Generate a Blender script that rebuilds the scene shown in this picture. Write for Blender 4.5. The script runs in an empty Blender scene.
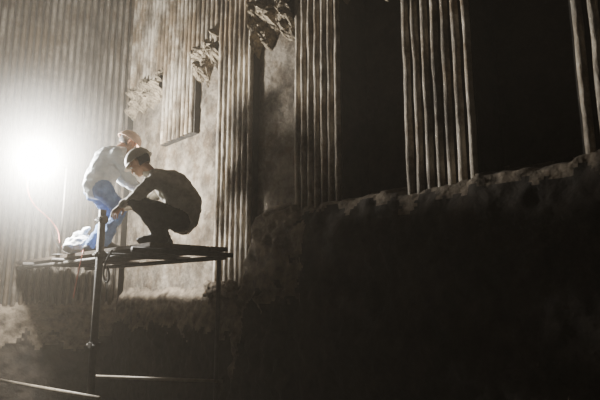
import bpy, bmesh, math, random
from mathutils import Vector, Matrix, noise
random.seed(4)
EYE=1.6
P0=Vector((0,5.13,0)); D=Vector((-.682,.731,0)).normalized(); N=Vector((-.731,-.682,0)).normalized()
def W(s,w,z): return P0+D*s+N*w+Vector((0,0,z))
SC=4.14
CORN=W(SC,0,0); LD=Vector((-.96,-.28,0)).normalized(); LN=Vector((.28,-.96,0)).normalized()
def L(t,w,z): return CORN+LD*t+LN*w+Vector((0,0,z))
col=bpy.context.scene.collection

# ---------- materials ----------
def mat(name,c1,c2,scale=4,rough=.85,bump=.3,bscale=30,metal=0,detail=8,stretch=None,contrast=(.35,.65),stain=0):
    m=bpy.data.materials.new(name); m.use_nodes=True; nt=m.node_tree; b=nt.nodes['Principled BSDF']
    tc=nt.nodes.new('ShaderNodeTexCoord'); mp=nt.nodes.new('ShaderNodeMapping')
    if stretch: mp.inputs['Scale'].default_value=stretch
    nt.links.new(tc.outputs['Object'],mp.inputs['Vector'])
    n=nt.nodes.new('ShaderNodeTexNoise'); n.inputs['Scale'].default_value=scale; n.inputs['Detail'].default_value=detail; n.inputs['Roughness'].default_value=.65
    nt.links.new(mp.outputs[0],n.inputs['Vector'])
    r=nt.nodes.new('ShaderNodeValToRGB'); r.color_ramp.elements[0].color=(*c1,1); r.color_ramp.elements[1].color=(*c2,1)
    r.color_ramp.elements[0].position=contrast[0]; r.color_ramp.elements[1].position=contrast[1]
    nt.links.new(n.outputs['Fac'],r.inputs['Fac']); out=r.outputs['Color']
    if stain:
        n3=nt.nodes.new('ShaderNodeTexNoise'); n3.inputs['Scale'].default_value=stain; n3.inputs['Detail'].default_value=9; n3.inputs['Roughness'].default_value=.75
        nt.links.new(tc.outputs['Object'],n3.inputs['Vector'])
        r3=nt.nodes.new('ShaderNodeValToRGB'); r3.color_ramp.elements[0].position=.42; r3.color_ramp.elements[1].position=.56
        r3.color_ramp.elements[0].color=(.42,.35,.27,1); r3.color_ramp.elements[1].color=(1,1,1,1)
        nt.links.new(n3.outputs['Fac'],r3.inputs['Fac'])
        mx=nt.nodes.new('ShaderNodeMix'); mx.data_type='RGBA'; mx.blend_type='MULTIPLY'; mx.inputs[0].default_value=1
        nt.links.new(out,mx.inputs[6]); nt.links.new(r3.outputs['Color'],mx.inputs[7]); out=mx.outputs[2]
    nt.links.new(out,b.inputs['Base Color'])
    b.inputs['Roughness'].default_value=rough; b.inputs['Metallic'].default_value=metal
    if bump>0:
        n2=nt.nodes.new('ShaderNodeTexNoise'); n2.inputs['Scale'].default_value=bscale; n2.inputs['Detail'].default_value=6
        nt.links.new(mp.outputs[0],n2.inputs['Vector'])
        bp=nt.nodes.new('ShaderNodeBump'); bp.inputs['Strength'].default_value=bump; bp.inputs['Distance'].default_value=.02
        nt.links.new(n2.outputs['Fac'],bp.inputs['Height']); nt.links.new(bp.outputs['Normal'],b.inputs['Normal'])
    return m
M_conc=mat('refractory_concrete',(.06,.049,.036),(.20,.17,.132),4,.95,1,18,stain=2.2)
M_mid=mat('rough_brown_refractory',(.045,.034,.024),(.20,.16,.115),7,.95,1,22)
M_dark=mat('shade_dark_refractory',(.010,.0075,.005),(.040,.030,.021),4,.95,.8,18)  # dark base colour carries the shade of the lower mass
M_rec=mat('recess_shade_lining',(.016,.012,.008),(.055,.043,.031),3,.95,.7,18)  # recess shadow painted in as a darker lining colour
M_tube=mat('dusty_tube_steel',(.11,.092,.07),(.50,.44,.355),6,.7,.5,40,stretch=(1,1,.3),contrast=(.38,.62),stain=1.6)
M_fin=mat('gap_shade_membrane_fin',(.012,.010,.008),(.045,.037,.028),6,.9,.3,40)  # shade between tubes and on panel sides, put into the colour
M_tubel=mat('grimy_tube_steel',(.055,.046,.036),(.20,.175,.14),2.6,.8,.5,40,stretch=(1,1,.45),stain=1.1)
M_rub=mat('broken_refractory',(.05,.038,.025),(.30,.245,.17),12,.95,1,45)
M_floor=mat('floor_dust',(.012,.010,.008),(.035,.029,.023),3,.95,.5,20)
M_steel=mat('scaffold_steel',(.03,.027,.024),(.09,.08,.068),8,.6,.15,40)
M_pipe=mat('ledger_steel',(.16,.135,.10),(.34,.295,.23),8,.5,.15,40)
M_wood=mat('plank_wood',(.04,.028,.018),(.10,.075,.05),6,.85,.3,20)
M_jgrey=mat('jacket_grey',(.40,.375,.32),(.66,.62,.55),10,.9,.5,30)
M_trdark=mat('trousers_dark',(.03,.03,.024),(.07,.07,.055),10,.9,.4,30)
M_jwhite=mat('jacket_pale',(.5,.56,.62),(.75,.78,.8),8,.85,.3,30)
M_blue=mat('trousers_blue',(.07,.13,.32),(.18,.30,.56),8,.9,.3,30)
M_skin=mat('skin',(.32,.19,.12),(.42,.26,.18),10,.6,.1,60)
M_hair=mat('hair_black',(.01,.009,.008),(.03,.027,.025),40,.7,.5,120)
M_boot=mat('boot_leather',(.015,.013,.012),(.04,.035,.03),10,.6,.2,40)
M_orange=mat('helmet_pale_orange',(.78,.50,.36),(.82,.58,.44),3,.4,.02,40)
M_hgrey=mat('helmet_dusty_white',(.50,.46,.40),(.66,.61,.54),6,.6,.05,40)
M_sack=mat('woven_sack',(.5,.53,.56),(.75,.76,.76),12,.8,.5,60)
M_cabr=mat('cable_red',(.22,.06,.04),(.32,.09,.06),5,.5,0)
M_cabd=mat('cable_dark',(.02,.02,.02),(.05,.045,.04),5,.6,0)
M_lampb=mat('lamp_housing_metal',(.06,.06,.06),(.12,.12,.12),5,.5,.05,metal=.5)
M_eye=mat('eye_white',(.6,.6,.58),(.7,.7,.68),5,.3,0)
M_em=bpy.data.materials.new('lamp_led_face'); M_em.use_nodes=True
_b=M_em.node_tree.nodes['Principled BSDF']; _b.inputs['Emission Color'].default_value=(.97,1,.98,1); _b.inputs['Emission Strength'].default_value=80

def addmesh(name,bm,mats,parent=None,smooth=True):
    bmesh.ops.recalc_face_normals(bm,faces=bm.faces)
    me=bpy.data.meshes.new(name); bm.to_mesh(me); bm.free()
    for p in me.polygons: p.use_smooth=smooth
    for m in (mats if isinstance(mats,list) else [mats]): me.materials.append(m)
    o=bpy.data.objects.new(name,me); col.objects.link(o)
    if parent: o.parent=parent
    return o
def empty(name,loc=(0,0,0)):
    e=bpy.data.objects.new(name,None); col.objects.link(e); e.empty_display_size=.2; return e

# ---------- right wall (height field) ----------
def fr(v,o=5): return noise.fractal(v,1.0,2.0,o)
def sm(a,b,x):
    t=max(0,min(1,(x-a)/(b-a))); return t*t*(3-2*t)
ZT=4.67
def ledge(s):
    if s>.98: zl=1.62
    elif s>.62: zl=1.62+(2.50-1.62)*(1-sm(.62,.98,s))
    else: zl=2.50
    zl+=.10*sm(-2.3,-2.9,s)
    return zl+.035*fr(Vector((s*1.7,3.1,0)))+.04*fr(Vector((s*6,1.1,0)))
def wall_w(s,z):
    rec=-.10 if s>-.1 else -.10-.30*sm(-.1,-.5,s)
    up=sm(ZT-.03,ZT+.03,z)
    w=rec*(1-up)+(-.05)*up
    if s>3.0: w=max(w,-.1)
    zl=ledge(s)
    m=1-sm(zl-.10,zl+.015,z)
    bulge=.03+.09*sm(zl,zl-.45,z) if s<.98 else -.02+.06*sm(zl,zl-.6,z)
    bulge+=.045*fr(Vector((s*1.6,z*1.6,5)),3)
    w=w*(1-m)+bulge*m
    w+=(.010+.018*m)*fr(Vector((s*8,z*8,0)))
    if -.4<s<1.2 : w+=.045*m*sm(-.4,.3,s)*fr(Vector((s*7,z*7,4)),5)
    return w
def field(name,F,fw,u0,u1,z0,z1,st,mats,pick):
    bm=bmesh.new(); nu=int((u1-u0)/st); nz=int((z1-z0)/st)
    g=[[bm.verts.new(F(u0+(u1-u0)*i/nu,fw(u0+(u1-u0)*i/nu,z0+(z1-z0)*j/nz),z0+(z1-z0)*j/nz)) for j in range(nz+1)] for i in range(nu+1)]
    for i in range(nu):
        for j in range(nz):
            f=bm.faces.new((g[i][j],g[i+1][j],g[i+1][j+1],g[i][j+1]))
            f.material_index=pick(u0+(u1-u0)*(i+.5)/nu,z0+(z1-z0)*(j+.5)/nz)
    return addmesh(name,bm,mats)
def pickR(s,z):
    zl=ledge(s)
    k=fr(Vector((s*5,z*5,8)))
    if z>zl+.03: return 0 if s>-.4 else 3  # right-hand recesses get the painted shadow tone
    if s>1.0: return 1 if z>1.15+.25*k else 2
    if s>-.1+.2*k and z>zl-.95+ .3*k: return 1  # lamp-facing end of the mass painted lighter, shade tone beyond
    if z>zl-.18+.14*k: return 1  # lit ledge rim painted lighter than the shaded mass below
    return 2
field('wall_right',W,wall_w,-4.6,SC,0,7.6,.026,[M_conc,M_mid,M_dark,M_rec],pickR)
def wl(t,z):
    zl=1.5+.12*fr(Vector((t*1.5,7,0)))
    m=1-sm(zl-.2,zl+.02,z)
    return -.05*(1-m)+m*(.06+.04*fr(Vector((t*2.5,z*2.5,9)),4))+(.008+.02*m)*fr(Vector((t*7,z*7,3)))
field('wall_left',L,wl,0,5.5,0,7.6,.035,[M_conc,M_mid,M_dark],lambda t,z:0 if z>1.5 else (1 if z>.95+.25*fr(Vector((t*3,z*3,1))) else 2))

# ---------- tube panels ----------
def tubes(name,F,u0,u1,zb,zt,n,depth=.4,m=M_tube,zst=.12):
    bm=bmesh.new(); pitch=(u1-u0)/n; r=pitch*.34
    strips=[[(u0,-depth),(u0,-.02)]]
    for i in range(n):
        c=u0+pitch*(i+.5)
        strips.append([(c-pitch/2,-.02),(c-r,-.02)])
        strips.append([(c+r*math.cos(math.pi*(1-k/8)),-.02+r*1.2*math.sin(math.pi*(1-k/8))) for k in range(9)])
        strips.append([(c+r,-.02),(c+pitch/2,-.02)])
    strips.append([(u1,-.02),(u1,-depth)])
    nz=max(2,int((zt-zb)/zst)); bot=[];top=[]
    for si,prof in enumerate(strips):
        rows=[]
        for j in range(nz+1):
            z=zb+(zt-zb)*j/nz; row=[]
            for (u,w) in prof:
                k=.006*fr(Vector((u*9,z*2.2,1)),3)+.005*fr(Vector((u*30,z*14,4)),3)
                row.append(bm.verts.new(F(u+k*.5,w+k if w>-.1 else w,z)))
            rows.append(row)
        for j in range(nz):
            for i in range(len(prof)-1):
                f=bm.faces.new((rows[j][i],rows[j][i+1],rows[j+1][i+1],rows[j+1][i]))
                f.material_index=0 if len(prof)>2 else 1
        bot+=rows[0]; top+=rows[-1]
    for ring in (bot,top):
        vs=[bm.verts.new(v.co) for v in ring]
        try:
            f=bm.faces.new(vs); f.material_index=1
        except Exception: pass
    return addmesh(name,bm,[m,M_fin],smooth=True)
ZC=7.55
tubes('boiler_tube_panel',W,2.10,2.99,3.70,ZC,8)
tubes('boiler_tube_panel.001',W,.806,1.53,1.66,ZC,7)
tubes('boiler_tube_panel.002',W,-.565,.10,2.2,ZC,7)
tubes('boiler_tube_panel.003',W,-1.93,-1.275,2.2,ZC,7)
tubes('boiler_tube_panel.004',W,-3.3,-2.63,2.2,ZC,7)
for a,b,n in ((2.99,SC-.02,10),(1.53,2.10,5),(.10,.806,6),(-1.275,-.565,6),(-2.63,-1.93,6)):
    tubes('boiler_tube_header',W,a,b,ZT+.12,ZC,n,depth=.1)
tubes('boiler_tube_wall',L,.05,5.4,1.4,ZC,52,depth=.06,m=M_tubel)

# ---------- broken refractory lintels: one displaced jagged slab per opening ----------
def slabrub(name,a,b,zc,h,th,seed,m=M_rub):
    bm=bmesh.new(); st=.018; nu=int((b-a)/st); nz=int(2*h/st); g=[]
    for i in range(nu+1):
        u=a+(b-a)*i/nu; rowv=[]
        lo=zc-h*(.75+.9*fr(Vector((u*5,seed,0)),4)); hi=zc+h*(.75+.9*fr(Vector((u*5,seed,7)),4))
        for j in range(nz+1):
            t=j/nz; z=lo+(hi-lo)*t
            e=min(1,min(t,1-t)*4)
            w=-.13+(.10+th*(.6+1.3*fr(Vector((u*7,z*7,seed)),5)))*math.sqrt(e)+.03*abs(fr(Vector((u*22,z*22,seed)),3))
            rowv.append(bm.verts.new(W(u+.02*fr(Vector((u*15,z*15,2))),w,z)))
        g.append(rowv)
    for i in range(nu):
        for j in range(nz): bm.faces.new((g[i][j],g[i+1][j],g[i+1][j+1],g[i][j+1]))
    return addmesh(name,bm,m,smooth=False)
for k,(a,b) in enumerate(((3.0,SC-.05),(1.52,2.11),(.09,.815),(-1.27,-.57),(-2.62,-1.94))):
    slabrub('broken_refractory_edge',a,b,ZT+.02,.30,.10,k*2.3+3)
def rubble(name,F,a,b,zb,zt,w0,w1,seed,m,dens=9,rr=(.016,.048)):
    bm=bmesh.new(); rnd=random.Random(seed); n=int((b-a)/.045)
    for i in range(n):
        for q in range(dens):
            c=F(a+(b-a)*(i+rnd.random())/n,rnd.uniform(w0,w1),rnd.uniform(zb,zt))
            ret=bmesh.ops.create_icosphere(bm,subdivisions=2,radius=rnd.uniform(*rr))
            for v in ret['verts']:
                p=v.co.copy(); p*=1+.7*noise.noise(p*30+Vector((i*3.1,q*5,seed))); v.co=p+c
    o=addmesh(name,bm,m,smooth=False)
    md=o.modifiers.new('r','REMESH'); md.mode='VOXEL'; md.voxel_size=.012
rubble('refractory_rubble',W,1.02,1.6,1.56,1.70,-.02,.06,31,M_mid)

# ---------- floor / ceiling ----------
def slab(name,z,m):
    bm=bmesh.new(); n=8
    g=[[bm.verts.new((-9+16*i/n,-3+15*j/n,z)) for j in range(n+1)] for i in range(n+1)]
    for i in range(n):
        for j in range(n): bm.faces.new((g[i][j],g[i+1][j],g[i+1][j+1],g[i][j+1]))
    return addmesh(name,bm,m)
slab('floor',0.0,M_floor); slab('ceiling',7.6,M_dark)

# ---------- helpers ----------
def cyl(name,a,b,r,m,parent,seg=14,r2=None):
    a=Vector(a);b=Vector(b); bm=bmesh.new()
    bmesh.ops.create_cone(bm,cap_ends=True,segments=seg,radius1=r,radius2=r if r2 is None else r2,depth=(b-a).length)
    q=(b-a).to_track_quat('Z','Y').to_matrix().to_4x4(); q.translation=(a+b)/2
    bmesh.ops.transform(bm,matrix=q,verts=bm.verts)
    return addmesh(name,bm,m,parent)
def boxsw(name,s0,s1,w0,w1,z0,z1,m,parent,bev=.006):
    bm=bmesh.new(); vs=[bm.verts.new(W(s,w,z)) for s in (s0,s1) for w in (w0,w1) for z in (z0,z1)]
    bmesh.ops.convex_hull(bm,input=vs)
    bmesh.ops.dissolve_limit(bm,angle_limit=.02,verts=bm.verts,edges=bm.edges)
    bmesh.ops.bevel(bm,geom=bm.edges[:],offset=bev,segments=2,affect='EDGES')
    return addmesh(name,bm,m,parent,smooth=False)
def curve(name,pts,r,m,parent=None):
    cu=bpy.data.curves.new(name,'CURVE'); cu.dimensions='3D'; cu.bevel_depth=r; cu.bevel_resolution=3
    sp=cu.splines.new('NURBS'); sp.points.add(len(pts)-1)
    for p,q in zip(sp.points,pts): p.co=(*q,1)
    sp.use_endpoint_u=True; sp.order_u=3
    cu.materials.append(m); o=bpy.data.objects.new(name,cu); col.objects.link(o)
    if parent:o.parent=parent
    return o

# ---------- scaffold ----------
PT=EYE+.437
S0,S1,w0,w1=.518,4.70,.49,1.33
sc=empty('scaffold')
npl=4; pw=(w1-w0)/npl
for i in range(npl):
    boxsw(f'plank_{i+1}',S0+random.uniform(0,.03) if i else S0,S1-.17*(npl-1-i)-.03,w0+pw*i+.004,w0+pw*(i+1)-.004,PT-.042,PT,M_wood,sc)
for i,s in enumerate((.62,1.44,2.7,3.85)):
    cyl(f'transom_{i+1}',W(s,w0-.12,PT-.068),W(s,w1+.12,PT-.068),.025,M_steel,sc)
for i,w in enumerate((w0+.03,w1-.02)):
    cyl(f'ledger_{i+1}',W(S0+.02,w,PT-.10),W(S1-.6+.45*i,w,PT-.10),.025,M_steel,sc)
poles=[(1.44,1.40,2.42,.037),(.66,.50,PT-.02,.022),(3.85,.44,PT+.1,.024)]
for i,(s,w,zt,r) in enumerate(poles):
    cyl(f'upright_{i+1}',W(s,w,0.01),W(s,w,zt),r,M_steel,sc)
    cyl(f'base_plate_{i+1}',W(s,w,0.0),W(s,w,.012),.075,M_steel,sc)
def coupler(i,s,w,z):
    boxsw(f'coupler_{i}',s-.05,s+.05,w-.05,w+.045,z-.04,z+.04,M_steel,sc,.014)
    cyl(f'coupler_bolt_{i}',W(s-.09,w+.03,z),W(s+.09,w+.03,z),.012,M_steel,sc)
coupler(1,1.44,1.40,PT-.07);coupler(2,1.44,1.40,1.09);coupler(3,.66,.5,PT-.08);coupler(4,1.44,1.4,2.32)
cyl('low_ledger_1',W(4.45,1.45,.42),W(1.12,1.45,.65),.020,M_pipe,sc)
cyl('low_ledger_2',W(1.50,1.37,.79),W(.60,.46,.75),.016,M_pipe,sc)
curve('hanging_rope',[W(1.24,1.36,PT-.03),W(1.26,1.42,PT-.15),W(1.30,1.41,PT-.30),W(1.22,1.4,PT-.36),W(1.16,1.4,PT-.28),W(1.24,1.4,PT-.2)],.010,M_steel,sc)

# ---------- work light on an outrigger arm ----------
LP=Vector((-3.22,6.10,EYE+1.544))
wl_=empty('work_light')
fd=Vector((.62,-.72,-.05)).normalized()
ff=fd.to_track_quat('Z','Y').to_matrix().to_4x4()
def lampbox(name,x,y,z0,z1,m,bev=.01,oy=0):
    bm=bmesh.new(); bmesh.ops.create_cube(bm,size=1)
    for v in bm.verts: v.co=Vector((v.co.x*x,v.co.y*y+oy,z0+(v.co.z+.5)*(z1-z0)))
    bmesh.ops.bevel(bm,geom=bm.edges[:],offset=bev,segments=2,affect='EDGES')
    M=ff.copy(); M.translation=LP
    bmesh.ops.transform(bm,matrix=M,verts=bm.verts)
    return addmesh(name,bm,m,wl_,False)
lampbox('lamp_housing',.28,.23,-.09,-.02,M_lampb)
for i in range(6): lampbox(f'cooling_fin_{i+1}',.22,.008,-.125,-.085,M_lampb,.002,(i-2.5)*.033)
lampbox('led_face',.24,.19,-.02,-.012,M_em,.002)
bp_=W(2.9,1.30,0)
cyl('stand_pole',(bp_.x,bp_.y,PT+.005),(bp_.x,bp_.y,LP.z+.02),.014,M_steel,wl_)
cyl('stand_foot',(bp_.x,bp_.y,PT),(bp_.x,bp_.y,PT+.015),.09,M_steel,wl_)
cyl('arm',(bp_.x,bp_.y,LP.z),LP-fd*.1,.012,M_steel,wl_)
ld=bpy.data.lights.new('work_light_beam','POINT'); ld.energy=1800; ld.color=(1,.965,.89); ld.shadow_soft_size=.13
lo=bpy.data.objects.new('work_light_bulb',ld); col.objects.link(lo); lo.location=LP+fd*.14; lo.parent=wl_
curve('power_cable',[LP-fd*.1,LP+Vector((-.12,0,-.4)),W(3.2,1.25,PT+.4),W(3.0,1.28,PT+.12),W(2.7,1.25,PT+.02),W(2.3,1.25,PT+.015),W(2.05,1.34,PT+.02),W(2.02,1.37,PT-.12),W(2.1,1.37,PT-.32),W(2.15,1.37,PT-.5)],.006,M_cabr)
curve('power_cable',[W(4.2,1.1,PT+.9),W(4.0,1.1,PT+.5),W(3.6,1.1,PT+.1),W(3.0,1.0,PT+.015),W(2.4,1.0,PT+.02)],.007,M_cabd)

# ---------- people ----------
def hull(bm,pts):
    t=bmesh.new()
    for (p,r) in pts:
        rr=r if isinstance(r,(tuple,list)) else (r,r,r)
        ret=bmesh.ops.create_icosphere(t,subdivisions=2,radius=1)
        for v in ret['verts']: v.co=Vector((v.co.x*rr[0],v.co.y*rr[1],v.co.z*rr[2]))+Vector(p)
    r=bmesh.ops.convex_hull(t,input=t.verts)
    junk=[e for e in r['geom_interior'] if isinstance(e,bmesh.types.BMVert)]
    bmesh.ops.delete(t,geom=list(set(junk)),context='VERTS')
    me=bpy.data.meshes.new('t'); t.to_mesh(me); t.free(); bm.from_mesh(me); bpy.data.meshes.remove(me)
def bake(name,bm,vox,parent,mats,segs=None,smooth_it=3,wrinkle=0,M=None):
    bmesh.ops.recalc_face_normals(bm,faces=bm.faces)
    me=bpy.data.meshes.new('tmp'); bm.to_mesh(me); bm.free(); o=bpy.data.objects.new('tmp',me); col.objects.link(o)
    md=o.modifiers.new('r','REMESH'); md.mode='VOXEL'; md.voxel_size=vox
    ms=o.modifiers.new('s','SMOOTH'); ms.iterations=smooth_it; ms.factor=.5
    dg=bpy.context.evaluated_depsgraph_get(); ev=o.evaluated_get(dg); nm=bpy.data.meshes.new_from_object(ev)
    bpy.data.objects.remove(o)
    nm.materials.clear()
    for m in mats: nm.materials.append(m)
    if wrinkle:
        ns=[v.normal.copy() for v in nm.vertices]
        for v,nn in zip(nm.vertices,ns): v.co+=nn*wrinkle*fr(Vector((v.co.x*9,v.co.y*9,v.co.z*16)),3)
    for p in nm.polygons:
        p.use_smooth=True
        if segs:
            c=p.center; best=9;bi=0
            for a,b,r,mi in segs:
                ab=b-a; t=max(0,min(1,(c-a).dot(ab)/max(ab.length_squared,1e-9))); d=(c-(a+ab*t)).length-r
                if d<best: best=d;bi=mi
            p.material_index=bi
    if M: nm.transform(M)
    o=bpy.data.objects.new(name,nm); col.objects.link(o); o.parent=parent
    return o
def frame(o,f,u):
    f=f.normalized(); l=u.cross(f).normalized(); u=f.cross(l).normalized()
    return Matrix(((f.x,l.x,u.x,o.x),(f.y,l.y,u.y,o.y),(f.z,l.z,u.z,o.z),(0,0,0,1)))
def head(par,o,f,u,hm):
    M=frame(o,f,u)
    bm=bmesh.new()
    hull(bm,[((-.015,0,.025),(.098,.076,.085))])
    hull(bm,[((.03,0,-.02),(.062,.062,.07)),((.055,0,-.09),(.03,.028,.022))])
    hull(bm,[((-.01,0,-.05),(.06,.055,.04)),((.04,0,-.085),(.03,.035,.02))])
    hull(bm,[((.088,0,.012),(.008,.008,.008)),((.108,0,-.028),(.012,.014,.009))])
    hull(bm,[((.078,.03,.025),(.014,.018,.008)),((.078,-.03,.025),(.014,.018,.008))])
    hull(bm,[((.083,.016,-.058),(.012,.008,.006)),((.083,-.016,-.058),(.012,.008,.006))])
    hull(bm,[((.083,.014,-.068),(.011,.008,.006)),((.083,-.014,-.068),(.011,.008,.006))])
    for sg in(1,-1): hull(bm,[((-.005,.078*sg,.01),(.016,.008,.022)),((.0,.074*sg,-.02),(.010,.007,.012))])
    hull(bm,[((-.025,0,-.05),(.055,.052,.05)),((-.045,0,-.15),(.055,.055,.03))])
    bake('head',bm,.0055,par,[M_skin],smooth_it=2,M=M)
    for i,sg in enumerate((1,-1)):
        b=bmesh.new(); bmesh.ops.create_uvsphere(b,u_segments=12,v_segments=8,radius=.011,matrix=Matrix.Translation((.081,.03*sg,.006)))
        bmesh.ops.transform(b,matrix=M,verts=b.verts); addmesh(f'eye_{i+1}',b,M_eye,par)
        b=bmesh.new(); bmesh.ops.create_uvsphere(b,u_segments=10,v_segments=6,radius=.006,matrix=Matrix.Translation((.089,.03*sg,.006)))
        bmesh.ops.transform(b,matrix=M,verts=b.verts); addmesh(f'iris_{i+1}',b,M_hair,par)
    b=bmesh.new(); bmesh.ops.create_uvsphere(b,u_segments=32,v_segments=20,radius=1)
    for v in b.verts: v.co=Vector((v.co.x*.106-.02,v.co.y*.083,v.co.z*.093+.028))
    bmesh.ops.delete(b,geom=[v for v in b.verts if (v.co.x>.0 and v.co.z<.06) or v.co.z<-.045],context='VERTS')
    bmesh.ops.transform(b,matrix=M,verts=b.verts); addmesh('hair',b,M_hair,par)
    b=bmesh.new(); bmesh.ops.create_uvsphere(b,u_segments=40,v_segments=24,radius=1)
    for v in b.verts: v.co=Vector((v.co.x*.14-.012,v.co.y*.116,v.co.z*.125+.035))
    bmesh.ops.delete(b,geom=[v for v in b.verts if v.co.z<.025],context='VERTS')
    for v in b.verts:
        if abs(v.co.y)<.02 and v.co.z>.1: v.co.z+=.008
    ed=[e for e in b.edges if e.is_boundary]
    r=bmesh.ops.extrude_edge_only(b,edges=ed); vs=[e for e in r['geom'] if isinstance(e,bmesh.types.BMVert)]
    for v in vs:
        k=1.24 if v.co.x>.03 else 1.07
        v.co.x=(v.co.x+.01)*k-.01; v.co.y*=1.07; v.co.z-=.008
    bmesh.ops.transform(b,matrix=M,verts=b.verts)
    o=addmesh('safety_helmet_shell',b,hm,par)
    s=o.modifiers.new('s','SOLIDIFY'); s.thickness=.005
    o.modifiers.new('b','SUBSURF').levels=1
def hand(par,name,wr,dr,pn,side):
    M=frame(wr,dr,-pn)
    bm=bmesh.new()
    hull(bm,[((0,0,0),(.025,.026,.018)),((.035,.012*side,0),(.03,.02,.014)),((.085,.03,0),(.012,.012,.011)),((.088,-.03,0),(.012,.012,.011))])
    ln=[.062,.076,.082,.072] ; ys=[-.033,-.011,.011,.033]
    if side<0: ln=ln[::-1]
    for y,l in zip(ys,ln):
        p=Vector((.085,y,0)); a=.25
        for q,fr_ in enumerate((.45,.32,.23)):
            a+=.38 if q else .12
            p2=p+Vector((math.cos(a),y*.6,-math.sin(a)))*l*fr_
            hull(bm,[(p,.0092-.0008*q),(p2,.0086-.0009*q)]); p=p2
    ty=.03*side
    a=Vector((.022,ty*.7,-.005)); b=Vector((.055,ty*1.75,-.022)); c=Vector((.083,ty*1.7,-.038))
    hull(bm,[(a,.015),(b,.011)]); hull(bm,[(b,.011),(c,.009)])
    bake(name,bm,.0045,par,[M_skin],smooth_it=1,M=M)
def person(name,J,mt,hm,f,u,bulk=0):
    par=empty(name); bm=bmesh.new(); segs=[]
    def seg(a,b,r1,r2,mi):
        hull(bm,[(J[a],r1),(J[b],r2)]); segs.append((Vector(J[a]),Vector(J[b]),(r1+r2)/2,mi))
    q=bulk
    seg('pel','waist',.14+q,.145+q,0); seg('waist','chest',.145+q,.155+q,0); seg('chest','neckb',.145+q,.085,0)
    seg('neckb','neck',.075,.062,0)
    for k in 'LR':
        seg('chest','sh'+k,.12,.082,0); seg('neckb','sh'+k,.07,.07,0)
        seg('sh'+k,'el'+k,.078,.060,0); seg('el'+k,'wr'+k,.058,.038,0)
        seg('pel','hip'+k,.125,.115,1); seg('hip'+k,'kn'+k,.110,.080,1); seg('kn'+k,'an'+k,.078,.060,1)
        A=Vector(J['an'+k]); T=Vector(J['to'+k]); h=A+(A-T).normalized()*.05
        J['he'+k]=Vector((h.x,h.y,T.z+.005)); J['ab'+k]=Vector((A.x,A.y,A.z-.02))
        seg('ab'+k,'he'+k,.048,.042,2); seg('he'+k,'to'+k,.04,.036,2); seg('ab'+k,'to'+k,.048,.036,2)
    bake('body',bm,.013,par,mt,segs,3,.016)
    head(par,Vector(J['head']),f,u,hm)
    for k,sd in(('L',1),('R',-1)):
        dr=(Vector(J['wr'+k])-Vector(J['el'+k])).normalized()+Vector((0,0,-.3))
        hand(par,'hand_'+('left' if k=='L' else 'right'),Vector(J['wr'+k])+dr.normalized()*.015,dr,Vector((.01,.02,-1)),-sd)
    return par
T=PT
Y=4.98
J={'pel':(-1.13,Y,T+.27),'waist':(-1.11,Y,T+.41),'chest':(-1.24,Y,T+.57),'neckb':(-1.41,Y,T+.68),'neck':(-1.49,Y,T+.72),'head':(-1.575,Y-.01,T+.80),
 'shL':(-1.36,Y-.18,T+.61),'shR':(-1.38,Y+.18,T+.62),'elL':(-1.50,Y-.24,T+.46),'elR':(-1.55,Y+.2,T+.44),'wrL':(-1.68,Y-.13,T+.38),'wrR':(-1.74,Y+.12,T+.40),
 'hipL':(-1.15,Y-.10,T+.23),'hipR':(-1.15,Y+.10,T+.23),'knL':(-1.53,Y-.16,T+.39),'knR':(-1.56,Y+.16,T+.40),'anL':(-1.31,Y-.12,T+.10),'anR':(-1.33,Y+.12,T+.10),
 'toL':(-1.49,Y-.13,T+.040),'toR':(-1.51,Y+.14,T+.040)}
person('squatting_worker',J,[M_jgrey,M_trdark,M_boot,M_skin],M_hgrey,Vector((-.8,.05,-.6)),Vector((-.55,0,.8)),.018)
bx,by=-2.25,5.75
J={'pel':(bx-.02,by-.02,T+.74),'waist':(bx+.0,by,T+.86),'chest':(bx+.08,by+.04,T+1.04),'neckb':(bx+.16,by+.08,T+1.15),'neck':(bx+.19,by+.10,T+1.19),'head':(bx+.245,by+.12,T+1.265),
 'shL':(bx-.02,by+.18,T+1.09),'shR':(bx+.20,by-.10,T+1.08),'elL':(bx+.14,by+.30,T+.86),'elR':(bx+.32,by-.06,T+.83),'wrL':(bx+.35,by+.32,T+.74),'wrR':(bx+.48,by+.12,T+.70),
 'hipL':(bx-.09,by+.06,T+.69),'hipR':(bx+.05,by-.08,T+.69),'knL':(bx+.08,by+.24,T+.46),'knR':(bx+.24,by+.0,T+.46),'anL':(bx-.10,by+.10,T+.10),'anR':(bx+.10,by-.06,T+.10),
 'toL':(bx+.02,by+.23,T+.040),'toR':(bx+.24,by+.03,T+.040)}
person('stooping_worker',J,[M_jwhite,M_blue,M_boot,M_skin],M_orange,Vector((.7,.3,-.5)),Vector((.3,.2,.9)),.025)

# ---------- cement sack ----------
bm=bmesh.new()
c=Vector((-2.56,6.05,T))
hull(bm,[(c+Vector((-.1,0,.085)),(.1,.12,.085)),(c+Vector((.1,.02,.09)),(.1,.12,.09)),(c+Vector((0,0,.17)),(.1,.09,.08))])
hull(bm,[(c+Vector((.03,0,.22)),(.04,.04,.03)),(c+Vector((.06,0,.30)),(.05,.03,.015))])
bake('cement_sack',bm,.012,None,[M_sack],smooth_it=2,wrinkle=.03)

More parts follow.
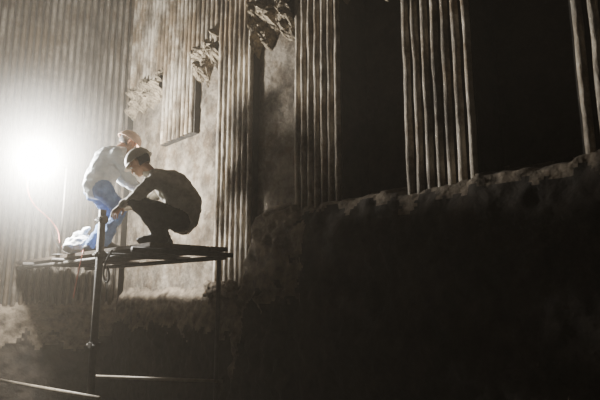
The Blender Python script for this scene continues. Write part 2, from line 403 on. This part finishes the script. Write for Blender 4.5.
# ---------- airborne dust, plus added glow volume at the lamp ----------
bm=bmesh.new(); vs=[bm.verts.new((x,y,z)) for x in(-8.9,6.9) for y in(-2.9,11.9) for z in(.005,7.59)]
bmesh.ops.convex_hull(bm,input=vs)
m=bpy.data.materials.new('dust_haze'); m.use_nodes=True; nt=m.node_tree; nt.nodes.clear()
o_=nt.nodes.new('ShaderNodeOutputMaterial'); v_=nt.nodes.new('ShaderNodeVolumeScatter'); v_.inputs['Density'].default_value=.009; v_.inputs['Color'].default_value=(.94,.84,.70,1); v_.inputs['Anisotropy'].default_value=.3
nt.links.new(v_.outputs[0],o_.inputs['Volume'])
addmesh('dust_haze',bm,m)
bm=bmesh.new(); bmesh.ops.create_icosphere(bm,subdivisions=3,radius=1)
m=bpy.data.materials.new('lamp_glow_scatter'); m.use_nodes=True; nt=m.node_tree; nt.nodes.clear()
o_=nt.nodes.new('ShaderNodeOutputMaterial'); v_=nt.nodes.new('ShaderNodeVolumeScatter'); v_.inputs['Color'].default_value=(.97,.95,.9,1)
tc=nt.nodes.new('ShaderNodeTexCoord'); ln=nt.nodes.new('ShaderNodeVectorMath'); ln.operation='LENGTH'
a1=nt.nodes.new('ShaderNodeMath'); a1.operation='SUBTRACT'; a1.use_clamp=True; a1.inputs[0].default_value=.98
a2=nt.nodes.new('ShaderNodeMath'); a2.operation='POWER'; a2.inputs[1].default_value=2.5
a3=nt.nodes.new('ShaderNodeMath'); a3.operation='MULTIPLY'; a3.inputs[1].default_value=.5
nt.links.new(tc.outputs['Object'],ln.inputs[0]); nt.links.new(ln.outputs['Value'],a1.inputs[1]); nt.links.new(a1.outputs[0],a2.inputs[0]); nt.links.new(a2.outputs[0],a3.inputs[0]); nt.links.new(a3.outputs[0],v_.inputs['Density'])
nt.links.new(v_.outputs[0],o_.inputs['Volume'])
o=addmesh('lamp_glow_volume',bm,m); o.location=LP; o.scale=(1.6,1.6,1.6)  # sphere of scatter added to widen the halo around the lamp

w=bpy.data.worlds.new('w'); bpy.context.scene.world=w; w.use_nodes=True
w.node_tree.nodes['Background'].inputs[0].default_value=(1,.78,.56,1); w.node_tree.nodes['Background'].inputs[1].default_value=.016

cd=bpy.data.cameras.new('camera'); cam=bpy.data.objects.new('camera',cd); col.objects.link(cam)
cam.location=(0,0,EYE); cam.rotation_euler=(math.radians(100.03),0,0); cd.sensor_width=36; cd.lens=31.2; cd.clip_end=100
bpy.context.scene.camera=cam
